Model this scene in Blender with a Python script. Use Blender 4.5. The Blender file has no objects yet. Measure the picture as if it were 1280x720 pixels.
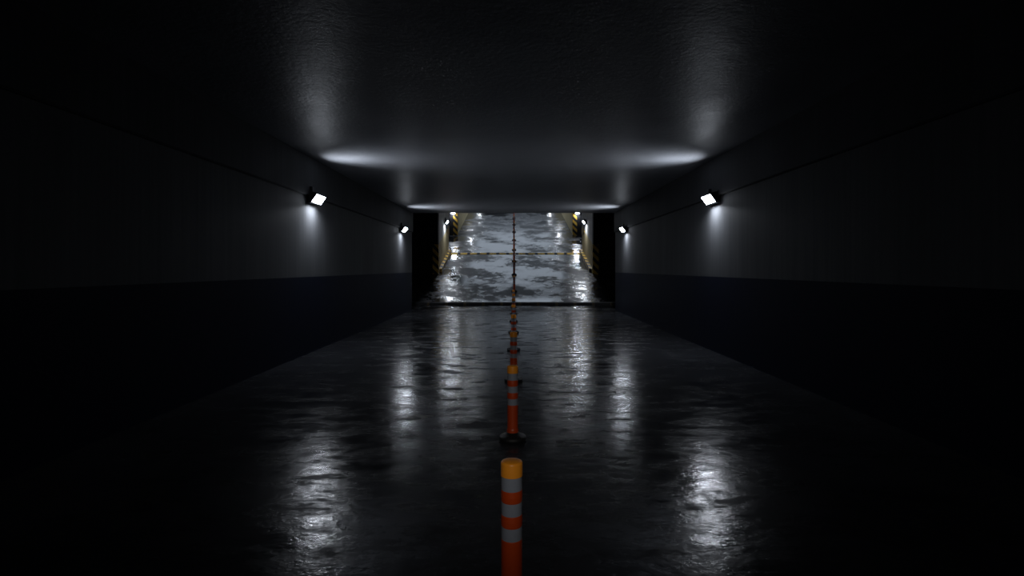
import bpy, bmesh, math, random
from mathutils import Vector, Matrix
random.seed(7)
S = bpy.context.scene
C = S.collection
PI = math.pi

# ------------------------------------------------------------------ helpers
def link_mesh(name, bm, mat=None, parent=None, smooth=False, loc=None):
    bmesh.ops.recalc_face_normals(bm, faces=bm.faces)
    me = bpy.data.meshes.new(name)
    bm.to_mesh(me); bm.free()
    if smooth:
        for p in me.polygons: p.use_smooth = True
    o = bpy.data.objects.new(name, me); C.objects.link(o)
    if mat:
        for m in (mat if isinstance(mat, (list, tuple)) else [mat]): me.materials.append(m)
    if parent: o.parent = parent
    if loc: o.location = loc
    return o

def tag(o, label=None, cat=None, group=None, kind=None):
    if label: o['label'] = label
    if cat: o['category'] = cat
    if group: o['group'] = group
    if kind: o['kind'] = kind
    return o

def empty(name, loc, rz=0.0, label=None, cat=None, group=None):
    o = bpy.data.objects.new(name, None); C.objects.link(o)
    o.empty_display_size = .1
    o.location = loc; o.rotation_euler = (0, 0, rz)
    return tag(o, label, cat, group)

def copy_tree(o, parent=None):
    c = o.copy(); C.objects.link(c)
    if parent: c.parent = parent
    for ch in list(o.children): copy_tree(ch, c)
    return c

def box(bm, x0, x1, y0, y1, z0, z1, bevel=0.0, mi=0):
    r = bmesh.ops.create_cube(bm, size=1.0)
    vs = r['verts']
    for v in vs:
        v.co = Vector(((x0+x1)/2 + v.co.x*(x1-x0), (y0+y1)/2 + v.co.y*(y1-y0), (z0+z1)/2 + v.co.z*(z1-z0)))
    fs = list({f for v in vs for f in v.link_faces})
    for f in fs: f.material_index = mi
    if bevel > 0:
        es = list({e for v in vs for e in v.link_edges})
        bmesh.ops.bevel(bm, geom=es, offset=bevel, segments=2, affect='EDGES', profile=.5)

def lathe(bm, prof, n=40):
    """prof: (radius, z) pairs from bottom to top; closed on the axis when radius is 0"""
    rings = []
    for r, z in prof:
        if r < 1e-6:
            rings.append([bm.verts.new((0, 0, z))])
        else:
            rings.append([bm.verts.new((r*math.cos(2*PI*i/n), r*math.sin(2*PI*i/n), z)) for i in range(n)])
    for a, b in zip(rings, rings[1:]):
        for i in range(n):
            j = (i+1) % n
            if len(a) == 1 and len(b) == 1: continue
            if len(a) == 1: bm.faces.new((a[0], b[i], b[j]))
            elif len(b) == 1: bm.faces.new((a[i], a[j], b[0]))
            else: bm.faces.new((a[i], a[j], b[j], b[i]))

def prism_y(bm, poly, y0, y1):
    """poly (x, z) outline extruded along y"""
    a = [bm.verts.new((x, y0, z)) for x, z in poly]
    b = [bm.verts.new((x, y1, z)) for x, z in poly]
    n = len(poly)
    bm.faces.new(a); bm.faces.new(list(reversed(b)))
    for i in range(n):
        j = (i+1) % n
        bm.faces.new((a[i], a[j], b[j], b[i]))

def prism_x(bm, poly, x0, x1):
    """poly (y, z) outline extruded along x"""
    a = [bm.verts.new((x0, y, z)) for y, z in poly]
    b = [bm.verts.new((x1, y, z)) for y, z in poly]
    n = len(poly)
    bm.faces.new(a); bm.faces.new(list(reversed(b)))
    for i in range(n):
        j = (i+1) % n
        bm.faces.new((a[i], a[j], b[j], b[i]))

# ------------------------------------------------------------------ materials
def new_mat(name):
    m = bpy.data.materials.new(name); m.use_nodes = True
    nt = m.node_tree
    return m, nt, nt.nodes['Principled BSDF']

def N(nt, t, **kw):
    n = nt.nodes.new(t)
    for k, v in kw.items():
        if k in n.inputs: n.inputs[k].default_value = v
        else: setattr(n, k, v)
    return n

def coords(nt, scale=(1, 1, 1)):
    tc = N(nt, 'ShaderNodeTexCoord'); mp = N(nt, 'ShaderNodeMapping')
    mp.inputs['Scale'].default_value = scale
    nt.links.new(tc.outputs['Object'], mp.inputs['Vector'])
    return mp.outputs['Vector']

def noise(nt, vec, scale, detail=4, rough=.55):
    n = N(nt, 'ShaderNodeTexNoise')
    n.inputs['Scale'].default_value = scale; n.inputs['Detail'].default_value = detail
    n.inputs['Roughness'].default_value = rough
    nt.links.new(vec, n.inputs['Vector'])
    return n.outputs['Fac']

def ramp(nt, fac, stops):
    r = N(nt, 'ShaderNodeValToRGB')
    el = r.color_ramp.elements
    while len(el) < len(stops): el.new(.5)
    for e, (p, c) in zip(el, stops):
        e.position = p; e.color = (c, c, c, 1) if isinstance(c, (int, float)) else (*c, 1)
    nt.links.new(fac, r.inputs['Fac'])
    return r.outputs['Color']

def math_n(nt, op, a, b=None):
    n = N(nt, 'ShaderNodeMath', operation=op)
    for i, v in enumerate((a, b)):
        if v is None: continue
        if isinstance(v, (int, float)): n.inputs[i].default_value = v
        else: nt.links.new(v, n.inputs[i])
    return n.outputs[0]

def mixc(nt, fac, a, b):
    n = N(nt, 'ShaderNodeMix', data_type='RGBA')
    if isinstance(fac, (int, float)): n.inputs['Factor'].default_value = fac
    else: nt.links.new(fac, n.inputs['Factor'])
    for s, v in (('A', a), ('B', b)):
        sock = [i for i in n.inputs if i.name == s and i.type == 'RGBA'][0]
        if isinstance(v, tuple): sock.default_value = (*v, 1)
        else: nt.links.new(v, sock)
    return [o for o in n.outputs if o.type == 'RGBA'][0]

def bump(nt, h, strength, dist, prev=None):
    b = N(nt, 'ShaderNodeBump')
    b.inputs['Strength'].default_value = strength; b.inputs['Distance'].default_value = dist
    nt.links.new(h, b.inputs['Height'])
    if prev is not None: nt.links.new(prev, b.inputs['Normal'])
    return b.outputs['Normal']

def simple(name, col, rough=.5, metal=0.0, var=.12, vscale=30, bmp=0.0, spec=.5):
    m, nt, p = new_mat(name)
    v = coords(nt)
    f = noise(nt, v, vscale, 4)
    c = mixc(nt, f, tuple(x*(1-var) for x in col), tuple(min(1, x*(1+var)) for x in col))
    nt.links.new(c, p.inputs['Base Color'])
    p.inputs['Roughness'].default_value = rough; p.inputs['Metallic'].default_value = metal
    p.inputs['Specular IOR Level'].default_value = spec
    if bmp: nt.links.new(bump(nt, f, bmp, .002), p.inputs['Normal'])
    return m

def wall_material(name, upper, lower, dado, slope=0.0, y0=0.0):
    """rendered wall; painted dado below a straight line that follows the floor"""
    m, nt, p = new_mat(name)
    v = coords(nt)
    sx = N(nt, 'ShaderNodeSeparateXYZ'); nt.links.new(v, sx.inputs[0])
    z = sx.outputs['Z']
    if slope:
        z = math_n(nt, 'SUBTRACT', z, math_n(nt, 'MULTIPLY', math_n(nt, 'SUBTRACT', sx.outputs['Y'], y0), slope))
    lo = math_n(nt, 'LESS_THAN', z, dado)
    stain = noise(nt, coords(nt, (1, 1.2, .25)), 1.6, 6, .6)
    boards = noise(nt, coords(nt, (6, 6, .12)), 3.5, 3, .5)
    grain = noise(nt, v, 60, 3, .6)
    up = mixc(nt, ramp(nt, stain, [(.3, 0), (.75, 1)]), tuple(c*1.1 for c in upper), tuple(c*.78 for c in upper))
    up = mixc(nt, ramp(nt, boards, [(.35, 0), (.7, .45)]), up, tuple(c*.62 for c in upper))
    dn = mixc(nt, stain, tuple(c*1.15 for c in lower), tuple(c*.8 for c in lower))
    nt.links.new(mixc(nt, lo, up, dn), p.inputs['Base Color'])
    p.inputs['Specular IOR Level'].default_value = .09
    p.inputs['Roughness'].default_value = .62
    nt.links.new(bump(nt, grain, .25, .003, bump(nt, boards, .15, .006)), p.inputs['Normal'])
    return m

def floor_material():
    m, nt, p = new_mat('wet_concrete')
    v = coords(nt)
    sx = N(nt, 'ShaderNodeSeparateXYZ'); nt.links.new(v, sx.inputs[0])
    # the foot of the ramp holds standing water, the flat stretch is only damp
    far = N(nt, 'ShaderNodeMapRange'); far.interpolation_type = 'SMOOTHSTEP'
    nt.links.new(sx.outputs['Y'], far.inputs['Value'])
    far.inputs['From Min'].default_value = 14; far.inputs['From Max'].default_value = 18.5
    fary = far.outputs['Result']
    blot = noise(nt, coords(nt, (.75, .8, .8)), .95, 6, .62)
    chips = noise(nt, v, 3.2, 7, .75)
    wet = math_n(nt, 'ADD', math_n(nt, 'MULTIPLY', blot, .68), math_n(nt, 'MULTIPLY', chips, .32))
    fine = noise(nt, v, 9.0, 6, .62)
    grit = noise(nt, v, 42, 4, .6)
    col = ramp(nt, wet, [(.38, (.016, .017, .020)), (.55, (.008, .0085, .010))])
    cdamp = ramp(nt, wet, [(.38, (.040, .042, .047)), (.58, (.020, .021, .024))])
    nt.links.new(mixc(nt, fary, cdamp, col), p.inputs['Base Color'])
    r_pud = ramp(nt, wet, [(.44, .40), (.475, .30), (.495, .16), (.56, .11)])
    film = noise(nt, coords(nt, (1, 1.9, 1)), 2.3, 8, .68)
    r_damp = ramp(nt, film, [(.38, .34), (.49, .18), (.60, .095)])
    nt.links.new(mixc(nt, fary, r_damp, r_pud), p.inputs['Roughness'])
    s_pud = ramp(nt, wet, [(.44, .10), (.48, .40), (.50, .85)])
    s_damp = ramp(nt, film, [(.40, .02), (.49, .18), (.60, .52)])
    nt.links.new(mixc(nt, fary, s_damp, s_pud), p.inputs['Specular IOR Level'])
    dry = ramp(nt, wet, [(.44, 1.0), (.53, .18)])
    dry2 = ramp(nt, wet, [(.42, 1.0), (.60, .55)])
    d = mixc(nt, fary, dry2, dry)
    rip = noise(nt, coords(nt, (1.0, 1.3, 1)), 4.5, 4, .55)
    n1 = bump(nt, math_n(nt, 'MULTIPLY', rip, d), .24, .013)
    n2 = bump(nt, math_n(nt, 'MULTIPLY', fine, d), .34, .006, n1)
    n3 = bump(nt, math_n(nt, 'MULTIPLY', grit, d), .35, .0025, n2)
    nt.links.new(n3, p.inputs['Normal'])
    return m

def ceiling_material():
    m, nt, p = new_mat('painted_ceiling')
    v = coords(nt)
    a = noise(nt, coords(nt, (1, .8, 1)), 1.1, 5, .6)
    b = noise(nt, v, 22, 5, .6); c = noise(nt, v, 70, 3, .6)
    nt.links.new(ramp(nt, a, [(.3, (.25, .26, .28)), (.7, (.34, .35, .375))]), p.inputs['Base Color'])
    nt.links.new(ramp(nt, a, [(.3, .38), (.7, .48)]), p.inputs['Roughness'])
    p.inputs['Specular IOR Level'].default_value = .42
    nt.links.new(bump(nt, c, .35, .003, bump(nt, b, .5, .008, bump(nt, noise(nt, v, 3, 3), .25, .02))), p.inputs['Normal'])
    return m

def hazard_material(name, period=.32, yellow=(.66, .40, .05), black=(.012, .012, .013), zk=1.0):
    m, nt, p = new_mat(name)
    v = coords(nt)
    sx = N(nt, 'ShaderNodeSeparateXYZ'); nt.links.new(v, sx.inputs[0])
    s = math_n(nt, 'ADD', math_n(nt, 'MULTIPLY', sx.outputs['Z'], zk), math_n(nt, 'ADD', sx.outputs['X'], sx.outputs['Y']))
    f = math_n(nt, 'FRACT', math_n(nt, 'ADD', math_n(nt, 'DIVIDE', s, period), 20.0))
    k = math_n(nt, 'GREATER_THAN', f, .5)
    worn = noise(nt, v, 14, 5, .65)
    y = mixc(nt, ramp(nt, worn, [(.45, 0), (.75, .7)]), yellow, tuple(c*.45 for c in yellow))
    nt.links.new(mixc(nt, k, y, black), p.inputs['Base Color'])
    p.inputs['Roughness'].default_value = .5
    return m

def emit(name, col, strength):
    m, nt, p = new_mat(name)
    v = coords(nt)
    # faint prismatic ribs of the diffuser
    w = N(nt, 'ShaderNodeTexWave'); w.inputs['Scale'].default_value = 22; nt.links.new(v, w.inputs['Vector'])
    p.inputs['Base Color'].default_value = (.8, .8, .8, 1)
    p.inputs['Emission Color'].default_value = (*col, 1)
    st = math_n(nt, 'MULTIPLY', ramp(nt, w.outputs['Fac'], [(0, .85), (1, 1.0)]), strength)
    nt.links.new(st, p.inputs['Emission Strength'])
    return m

LAMP = 45.0
UP = 3.4            # watts of the unseen uplight added at each lamp to brighten the ceiling
DOWN = 9.5          # watts of each lamp's downward optic
M_floor = floor_material()
M_ceil = ceiling_material()
M_wall = wall_material('grey_render_blue_dado', (.105, .108, .114), (.003, .006, .020), 1.12)
M_beam = wall_material('grey_render_beam', (.070, .073, .079), (.070, .073, .079), -9)
M_dark = simple('charcoal_wall', (.012, .012, .014), .7, var=.3, vscale=4, spec=.15)  # near-black finish on the side bay walls
M_house = simple('dark_grey_cast_housing', (.035, .037, .042), .45, var=.1, bmp=.2)
M_lens = emit('lit_diffuser', (.84, .90, 1.0), LAMP)
M_flood = emit('lit_flood_diffuser', (.84, .90, 1.0), LAMP*3.5)
M_flood_small = emit('lit_small_flood_diffuser', (.84, .90, 1.0), LAMP*1.1)
M_orange = simple('orange_plastic', (.50, .055, .007), .38, var=.08, bmp=.05)
M_cap = simple('light_orange_plastic', (1.0, .34, .025), .32, var=.06, bmp=.05)
M_band = simple('silver_reflective_sheet', (.25, .27, .32), .32, metal=.0, var=.06, vscale=90)
M_rubber = simple('black_rubber', (.006, .006, .0065), .6, var=.2, bmp=.3)
M_yel = simple('worn_yellow_rubber', (.55, .36, .06), .5, var=.35, vscale=9, bmp=.3)
M_yel_shade = simple('shaded_yellow_rubber', (.06, .042, .016), .6, var=.4, vscale=12, bmp=.3)  # yellow with the shade of the camera-facing side put into its colour
M_haz = hazard_material('yellow_black_diagonal_stripes')
M_kerbhaz = hazard_material('yellow_black_band', period=.5, zk=0.0)

# ------------------------------------------------------------------ layout (metres; camera looks along +y)
HW = 3.0            # half width between the walls
CX = .08            # the ramp sits slightly to the right
H = 2.87            # ceiling height
SL = .26            # slope of the far ramp
YR = 17.7           # foot of the ramp
YEND = 60.0
YOPEN = 29.6        # unseen roof left open from here so sky brightens the wet ramp
def gz(y):          # floor height, with a short easing at the foot
    d = 1.2
    if y < YR - d: return 0.0
    if y < YR + d: return SL*(y-YR+d)**2/(4*d)
    return SL*(y-YR)

# floor: one continuous slab, flat then climbing, with the side bays
ys = [-14, -8, 0, 6, 12, 15, 16.5] + [16.55+2.3*i/10 for i in range(1, 11)] + [18.95, 20.5, 21.6, 25.2, 29, 33, 40, 50, YEND]
bm = bmesh.new()
rows = []
for y in ys:
    rows.append([bm.verts.new((x, y, gz(y))) for x in (-9, -6, -3.0, -1, 1, 3.0, 6, 9)])
low = []
for y in ys:
    low.append([bm.verts.new((x, y, gz(y)-.3)) for x in (-9, 9)])
for a, b in zip(rows, rows[1:]):
    for i in range(7): bm.faces.new((a[i], a[i+1], b[i+1], b[i]))
for k in range(len(ys)-1):
    bm.faces.new((low[k][0], low[k+1][0], low[k+1][1], low[k][1]))
    bm.faces.new((rows[k][0], rows[k+1][0], low[k+1][0], low[k][0]))
    bm.faces.new((rows[k][7], low[k][1], low[k+1][1], rows[k+1][7]))
bm.faces.new(rows[0] + [low[0][1], low[0][0]])
bm.faces.new(rows[-1] + [low[-1][1], low[-1][0]])
tag(link_mesh('floor', bm, M_floor), kind='structure')

# ceiling: flat over the near stretch, then rising above the ramp
bm = bmesh.new()
prism_x(bm, [(-14, H), (16.5, H), (16.5, H+.5), (-14, H+.5)], -9, 9)
tag(link_mesh('ceiling', bm, M_ceil), kind='structure')
bm = bmesh.new()
prism_x(bm, [(16.5, H+.5), (16.5, H+.52), (YOPEN, H+.52+SL*(YOPEN-16.5)), (YOPEN, H+.9+SL*(YOPEN-16.5)), (16.5, H+.9)], -9, 9)
tag(link_mesh('ceiling', bm, M_ceil), kind='structure')
# unseen upper roof piece, added to keep sky glow off the near floor
bm = bmesh.new()
prism_x(bm, [(49, gz(49)+3.5), (YEND, gz(YEND)+3.5), (YEND, gz(YEND)+3.9), (49, gz(49)+3.9)], -4, 4)
tag(link_mesh('ceiling', bm, M_ceil), kind='structure')

# near walls with the painted dado, and the thicker beam along their tops
for s, side in ((-1, 'left'), (1, 'right')):
    bm = bmesh.new(); box(bm, *sorted((s*HW, s*(HW+.32))), -14, 16.53, -.2, H+.2)
    tag(link_mesh('wall_'+side, bm, M_wall), kind='structure')
    bm = bmesh.new()
    prism_y(bm, [(s*(HW-.035), H), (s*(HW-.035), 2.315), (s*(HW-.02), 2.30), (s*HW, 2.30), (s*(HW+.1), 2.30), (s*(HW+.1), H)], -14, 16.53)
    tag(link_mesh('trim_1' if s < 0 else 'trim_2', bm, M_beam), kind='structure')
bm = bmesh.new(); box(bm, -9, 9, -14.3, -14, -.2, H+.3)
tag(link_mesh('wall_back', bm, M_wall), kind='structure')

# ramp walls
YA0, YA1, YB0 = 21.6, 25.2, 29.0
DW = 1.12
M_ramp = wall_material('pale_render_beige_dado', (.50, .50, .49), (.50, .42, .25), DW, SL, YR)
def sloped_wall(name, s, y0, y1, mat, x_in=HW, th=.3):
    bm = bmesh.new()
    poly = [(y0, gz(y0)-.15), (y1, gz(y1)-.15), (y1, gz(y1)+3.7), (y0, gz(y0)+3.7)]
    a, b = sorted((CX + s*x_in, CX + s*(x_in+th)))
    prism_x(bm, poly, a, b)
    return tag(link_mesh(name, bm, mat), kind='structure')
def cross_wall(name, s, y, x0, x1, mat, th=.3):
    bm = bmesh.new()
    a, b = sorted((CX + s*x0, CX + s*x1))
    prism_x(bm, [(y, gz(y)-.2), (y+th, gz(y+th)-.2), (y+th, gz(y)+4.4), (y, gz(y)+4.4)], a, b)
    return tag(link_mesh(name, bm, mat), kind='structure')
for s, side in ((-1, 'left'), (1, 'right')):
    sloped_wall('wall_ramp_'+side, s, YA0+.3, YA1, M_ramp)
    sloped_wall('wall_upper_ramp_'+side, s, YB0+.3, YEND, M_ramp)
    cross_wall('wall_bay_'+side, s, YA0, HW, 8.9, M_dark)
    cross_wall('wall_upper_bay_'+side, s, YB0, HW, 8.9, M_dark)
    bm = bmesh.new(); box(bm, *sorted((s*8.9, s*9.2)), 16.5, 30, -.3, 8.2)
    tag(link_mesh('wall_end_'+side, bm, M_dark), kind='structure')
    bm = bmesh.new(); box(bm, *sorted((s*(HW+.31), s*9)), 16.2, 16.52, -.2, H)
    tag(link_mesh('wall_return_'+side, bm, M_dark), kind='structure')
bm = bmesh.new(); box(bm, -4, 4, YEND-.3, YEND, gz(YEND)-1, gz(YEND)+4.5)
tag(link_mesh('wall_far', bm, M_ramp), kind='structure')

# ------------------------------------------------------------------ wall lamps
def make_lamp():
    """local frame: wall face is x=0, lamp points to +x, z=0 at its underside"""
    root = empty('wall_lamp', (0, 0, 0))
    L = .19
    bm = bmesh.new()
    prism_y(bm, [(.0, .0), (.022, .0), (.030, .004), (.118, .128), (.112, .142), (.095, .150), (.0, .165)], -L, L)
    bmesh.ops.bevel(bm, geom=list(bm.edges), offset=.004, segments=1, affect='EDGES')
    link_mesh('housing', bm, M_house, root)
    # diffuser, a shallow slab proud of the sloping face
    bm = bmesh.new()
    d = Vector((.088, 0, .124)).normalized(); nrm = Vector((d.z, 0, -d.x))
    p0 = Vector((.030, 0, .004)) + d*.010; p1 = Vector((.118, 0, .128)) - d*.010
    q = [p0, p1, p1 + nrm*.012 - d*.004, p0 + nrm*.012 + d*.004]
    prism_y(bm, [(v.x, v.z) for v in q], -L+.016, L-.016)
    link_mesh('diffuser', bm, M_lens, root)
    bm = bmesh.new()
    box(bm, 0, .012, -L-.012, L+.012, -.006, .185, .003)
    link_mesh('back_plate', bm, M_house, root)
    bm = bmesh.new()
    box(bm, -.036, 0, -L+.03, L-.03, .01, .085, .003)
    link_mesh('spacer', bm, M_house, root)
    bm = bmesh.new()
    box(bm, .0, .045, -L+.02, -L+.10, .155, .235, .006)
    link_mesh('cable_box', bm, M_house, root)
    l = bpy.data.lights.new('lamp_optic', 'AREA'); l.shape = 'RECTANGLE'; l.size = .07; l.size_y = .30
    l.energy = DOWN; l.color = (.84, .90, 1.0); l.spread = math.radians(165)
    o = bpy.data.objects.new('lamp_optic', l); C.objects.link(o); o.parent = root
    o.location = (.085, 0, -.004); o.rotation_euler = (0, -math.radians(8), 0)
    l = bpy.data.lights.new('added_uplight', 'AREA'); l.shape = 'RECTANGLE'; l.size = .03; l.size_y = .30  # no slit in the housing; added area light brightens the ceiling above
    l.energy = UP; l.color = (.84, .90, 1.0); l.spread = math.radians(96)
    o = bpy.data.objects.new('added_uplight', l); C.objects.link(o); o.parent = root
    o.location = (.135, 0, .160); o.rotation_euler = (0, -math.radians(180-48), 0)
    return root
lamp0 = make_lamp()
used = [False]
def place_lamp(x, y, z, rz, label, group):
    o = lamp0 if not used[0] else copy_tree(lamp0)
    used[0] = True
    o.location = (x, y, z); o.rotation_euler = (0, 0, rz)
    tag(o, label, 'lamp', group)
    return o
def stronger(lp, k, lens=None):
    for ch in lp.children:
        if ch.type == 'LIGHT':
            ch.data = ch.data.copy(); ch.data.energy *= k
        elif ch.name.startswith('diffuser'):
            ch.data = ch.data.copy(); ch.data.materials[0] = lens or M_flood
names = {8.3: ('nearer lit wedge lamp on the {} wall of the tunnel', 'tunnel wall lamps'),
         14.87: ('smaller lit wedge lamp at the far end of the {} tunnel wall', 'tunnel wall lamps')}
for y, (lab, g) in names.items():
    place_lamp(-HW+.036, y, 2.2, 0, lab.format('left'), g)
    place_lamp(HW-.036, y, 2.2, PI, lab.format('right'), g)
for y, h, lab in ((23.7, 1.56, 'tiny lit lamp on the pale {} wall at the foot of the ramp'),
                  (36.0, 1.7, 'lamp high up the {} ramp wall, seen only as a streak on the wet ramp'),
                  (45.0, 1.7, 'topmost lamp on the {} ramp wall, seen only as a thin streak at the opening')):
    for sx, rz, sd in ((-1, 0, 'left'), (1, PI, 'right')):
        lp = place_lamp(CX+sx*(HW-.036), y, gz(y)+h, rz, lab.format(sd), 'ramp wall lamps')
        if y > 30: stronger(lp, .5, M_flood_small)
for s, side in ((-1, 'left'), (1, 'right')):
    lp = place_lamp(CX+s*3.22, YB0-.0198, 4.05, -PI/2, 'speck of a lit lamp on the dark bay wall beside the upper %s striped guard' % side, 'ramp wall lamps')
    lp.scale = (.55, .55, .55)
    stronger(lp, .5)

# ------------------------------------------------------------------ lane posts
def make_post():
    root = empty('lane_post', (0, 0, 0))
    R = .0385
    bm = bmesh.new()
    lathe(bm, [(0, 0), (.100, 0), (.100, .022), (.094, .034), (.060, .044), (.050, .056), (.046, .060), (0, .060)], 48)
    link_mesh('base', bm, M_rubber, root, True)
    bm = bmesh.new()
    z0 = .058
    pr = [(0, z0), (R+.004, z0), (R+.004, z0+.02), (R, z0+.03), (R, .2550), (R-.0015, .2570)]
    pr += [(R-.0015, .3050), (R, .3070), (R+.001, .3260), (R, .3450), (R-.0015, .3470), (R-.0015, .3950), (R, .3970), (R+.001, .4160), (R, .4350), (R-.0015, .4370), (R-.0015, .4890), (0, .4890)]
    lathe(bm, pr, 40)
    t = link_mesh('tube', bm, M_orange, root)
    for a, b in ((.2580, .3040), (.3480, .3940), (.4380, .4880)):
        bm = bmesh.new()
        lathe(bm, [(R-.002, a), (R-.0006, a), (R-.0006, b), (R-.002, b)], 40)
        link_mesh('reflective_band', bm, M_band, root, False)
    bm = bmesh.new()
    lathe(bm, [(0, .488), (R+.0015, .488), (R+.0015, .4885), (R+.0015, .534), (R+.001, .5365), (R-.002, .5400), (R-.004, .5410), (R-.0045, .5412), (R*.5, .5440), (0, .5455)], 40)
    link_mesh('cap', bm, M_cap, root, True)
    return root
post0 = make_post()
py = [2.06, 4.07, 6.2, 8.5, 10.8, 13.0, 15.2, 17.25] + [19.4 + 2.1*i for i in range(11)]
ordw = ['', 'second', 'third', 'fourth', 'fifth', 'sixth', 'seventh', 'eighth']
for i, y in enumerate(py):
    o = post0 if i == 0 else copy_tree(post0)
    x = -.007 if y < 5 else (.0 if y < 18 else .02)
    o.location = (x, y, gz(y))
    if i == 0: lab = 'nearest orange lane post with bright cap and three grey bands, cut by the bottom edge'
    elif i == 1: lab = 'orange lane post just behind the nearest one, black base in full view'
    elif i < 8: lab = '%s orange lane post from the front in the centre row on the flat floor' % ordw[i]
    elif i == 8: lab = 'first orange lane post on the ramp beyond the dark speed bump'
    elif y < 25: lab = ['', 'second', 'third'][i-8] + ' orange lane post on the ramp, before the yellow speed bump'
    else: lab = ['first', 'second', 'third', 'fourth', 'fifth', 'sixth', 'seventh', 'eighth', 'last'][i-11] + ' distant orange lane post beyond the yellow speed bump up the ramp'
    tag(o, lab, 'post', 'orange lane posts down the centre')

# ------------------------------------------------------------------ speed bumps made of rubber modules
def bump_strip(y, x0, x1, label, mats_len, hgt=.05, w=.30, shaded=False):
    z = gz(y)
    th = math.atan(SL) if y > YR + 1.3 else math.atan((gz(y+.15)-gz(y-.15))/.3)
    root = empty('speed_bump', ((x0+x1)/2, y, z)); root.rotation_euler = (th, 0, 0)
    tag(root, label, 'speed bump', None)
    L = x1-x0; x = -L/2; k = 0
    while x < L/2 - .02:
        ln = mats_len[k % 2]; e = min(x+ln, L/2)
        bm = bmesh.new()
        poly = [(-w/2, -.012), (w/2, -.012), (w/2, .006), (w*.3, hgt*.8), (w*.14, hgt), (-w*.14, hgt), (-w*.3, hgt*.8), (-w/2, .006)]
        prism_x(bm, poly, x+.002, e-.002)
        tag(link_mesh('module', bm, (M_yel_shade if shaded else M_yel) if k % 2 == 0 else M_rubber, root), 'yellow module' if k % 2 == 0 else 'black module')
        x = e; k += 1
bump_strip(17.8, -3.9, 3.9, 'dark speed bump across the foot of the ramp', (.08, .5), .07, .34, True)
bump_strip(24.95, CX-HW+.13, CX+HW-.13, 'yellow and black speed bump across the middle of the ramp', (.30, .13), .034, .26)

# ------------------------------------------------------------------ corner guards and kerbs
def guard(s, y, h, label):
    root_z = gz(y)
    bm = bmesh.new()
    t = .03; a = .20; bq = .30     # t thickness, a along the dark front wall, bq along the ramp wall
    poly = [(-t*s, -t), (a*s, -t), (a*s, 0), (0, 0), (0, bq), (-t*s, bq)]
    A = [bm.verts.new((x, yy, -.02 + SL*max(yy, 0))) for x, yy in poly]
    B = [bm.verts.new((x, yy, h)) for x, yy in poly]
    bm.faces.new(A); bm.faces.new(B)
    for i in range(6):
        j = (i+1) % 6
        bm.faces.new((A[i], A[j], B[j], B[i]))
    o = link_mesh('corner_guard', bm, M_haz, loc=(CX + s*HW, y, root_z))
    tag(o, label, 'corner guard', 'striped corner guards')
for s, side in ((-1, 'left'), (1, 'right')):
    guard(s, YA0, 1.15, 'yellow and black striped guard on the lower %s wall corner' % side)
    guard(s, YB0, 1.40, 'yellow and black striped guard on the upper %s wall corner' % side)
    # hazard band painted strip on the top of the dado at the wall's end, and the kerb along the wall foot
    bm = bmesh.new()
    ya, yb = YA1-.95, YA1
    prism_x(bm, [(ya, DW-.02+gz(ya)), (yb, DW-.34+gz(yb)), (yb, DW+.06+gz(yb)), (ya, DW+.06+gz(ya))], *sorted((CX+s*HW, CX+s*(HW-.02))))
    tag(link_mesh('hazard_strip', bm, M_haz), 'striped edge strip near the end of the %s beige wall band' % side, 'hazard strip', 'striped wall strips')
    bm = bmesh.new()
    y0, y1 = YA0+.31, YA1
    prism_x(bm, [(y0, gz(y0)-.02), (y1, gz(y1)-.02), (y1, gz(y1)+.13), (y0, gz(y0)+.13)], *sorted((CX+s*HW, CX+s*(HW-.12))))
    tag(link_mesh('kerb', bm, M_kerbhaz), 'yellow and black kerb along the foot of the %s ramp wall' % side, 'kerb', 'striped kerbs')

# ------------------------------------------------------------------ lights: lamps carry their own; an added spot behind the camera brightens the posts
def spot(name, loc, target, power, ang, blend, rad=.08, col=(1, .97, .92)):
    l = bpy.data.lights.new(name, 'SPOT'); l.energy = power; l.spot_size = ang; l.spot_blend = blend
    l.shadow_soft_size = rad; l.color = col
    o = bpy.data.objects.new(name, l); C.objects.link(o); o.location = loc
    d = Vector(target) - Vector(loc)
    o.rotation_euler = d.to_track_quat('-Z', 'Y').to_euler()
    return o
spot('post_fill_spot', (0, -3.2, 2.6), (0, 3.2, .53), 220, math.radians(19), 1.0)  # added fill with no fixture, aimed at the nearest posts

w = bpy.data.worlds.new('World'); S.world = w; w.use_nodes = True
w.node_tree.nodes['Background'].inputs['Color'].default_value = (.72, .84, 1.0, 1)
w.node_tree.nodes['Background'].inputs['Strength'].default_value = .9

# ------------------------------------------------------------------ camera
cd = bpy.data.cameras.new('camera'); cam = bpy.data.objects.new('camera', cd); C.objects.link(cam)
cd.sensor_width = 36; cd.lens = 700/1280*36
cam.location = (0, 0, 1.25); cam.rotation_euler = (PI/2, 0, 0)
cd.shift_x = -2/1280; cd.shift_y = -25/1280
cd.clip_start = .05; cd.clip_end = 200
S.camera = cam

S.view_settings.view_transform = 'Standard'
S.view_settings.look = 'None'
S.view_settings.exposure = 0; S.view_settings.gamma = 1
S.view_settings.use_curve_mapping = False
S.cycles.use_denoising = True
S.cycles.max_bounces = 8
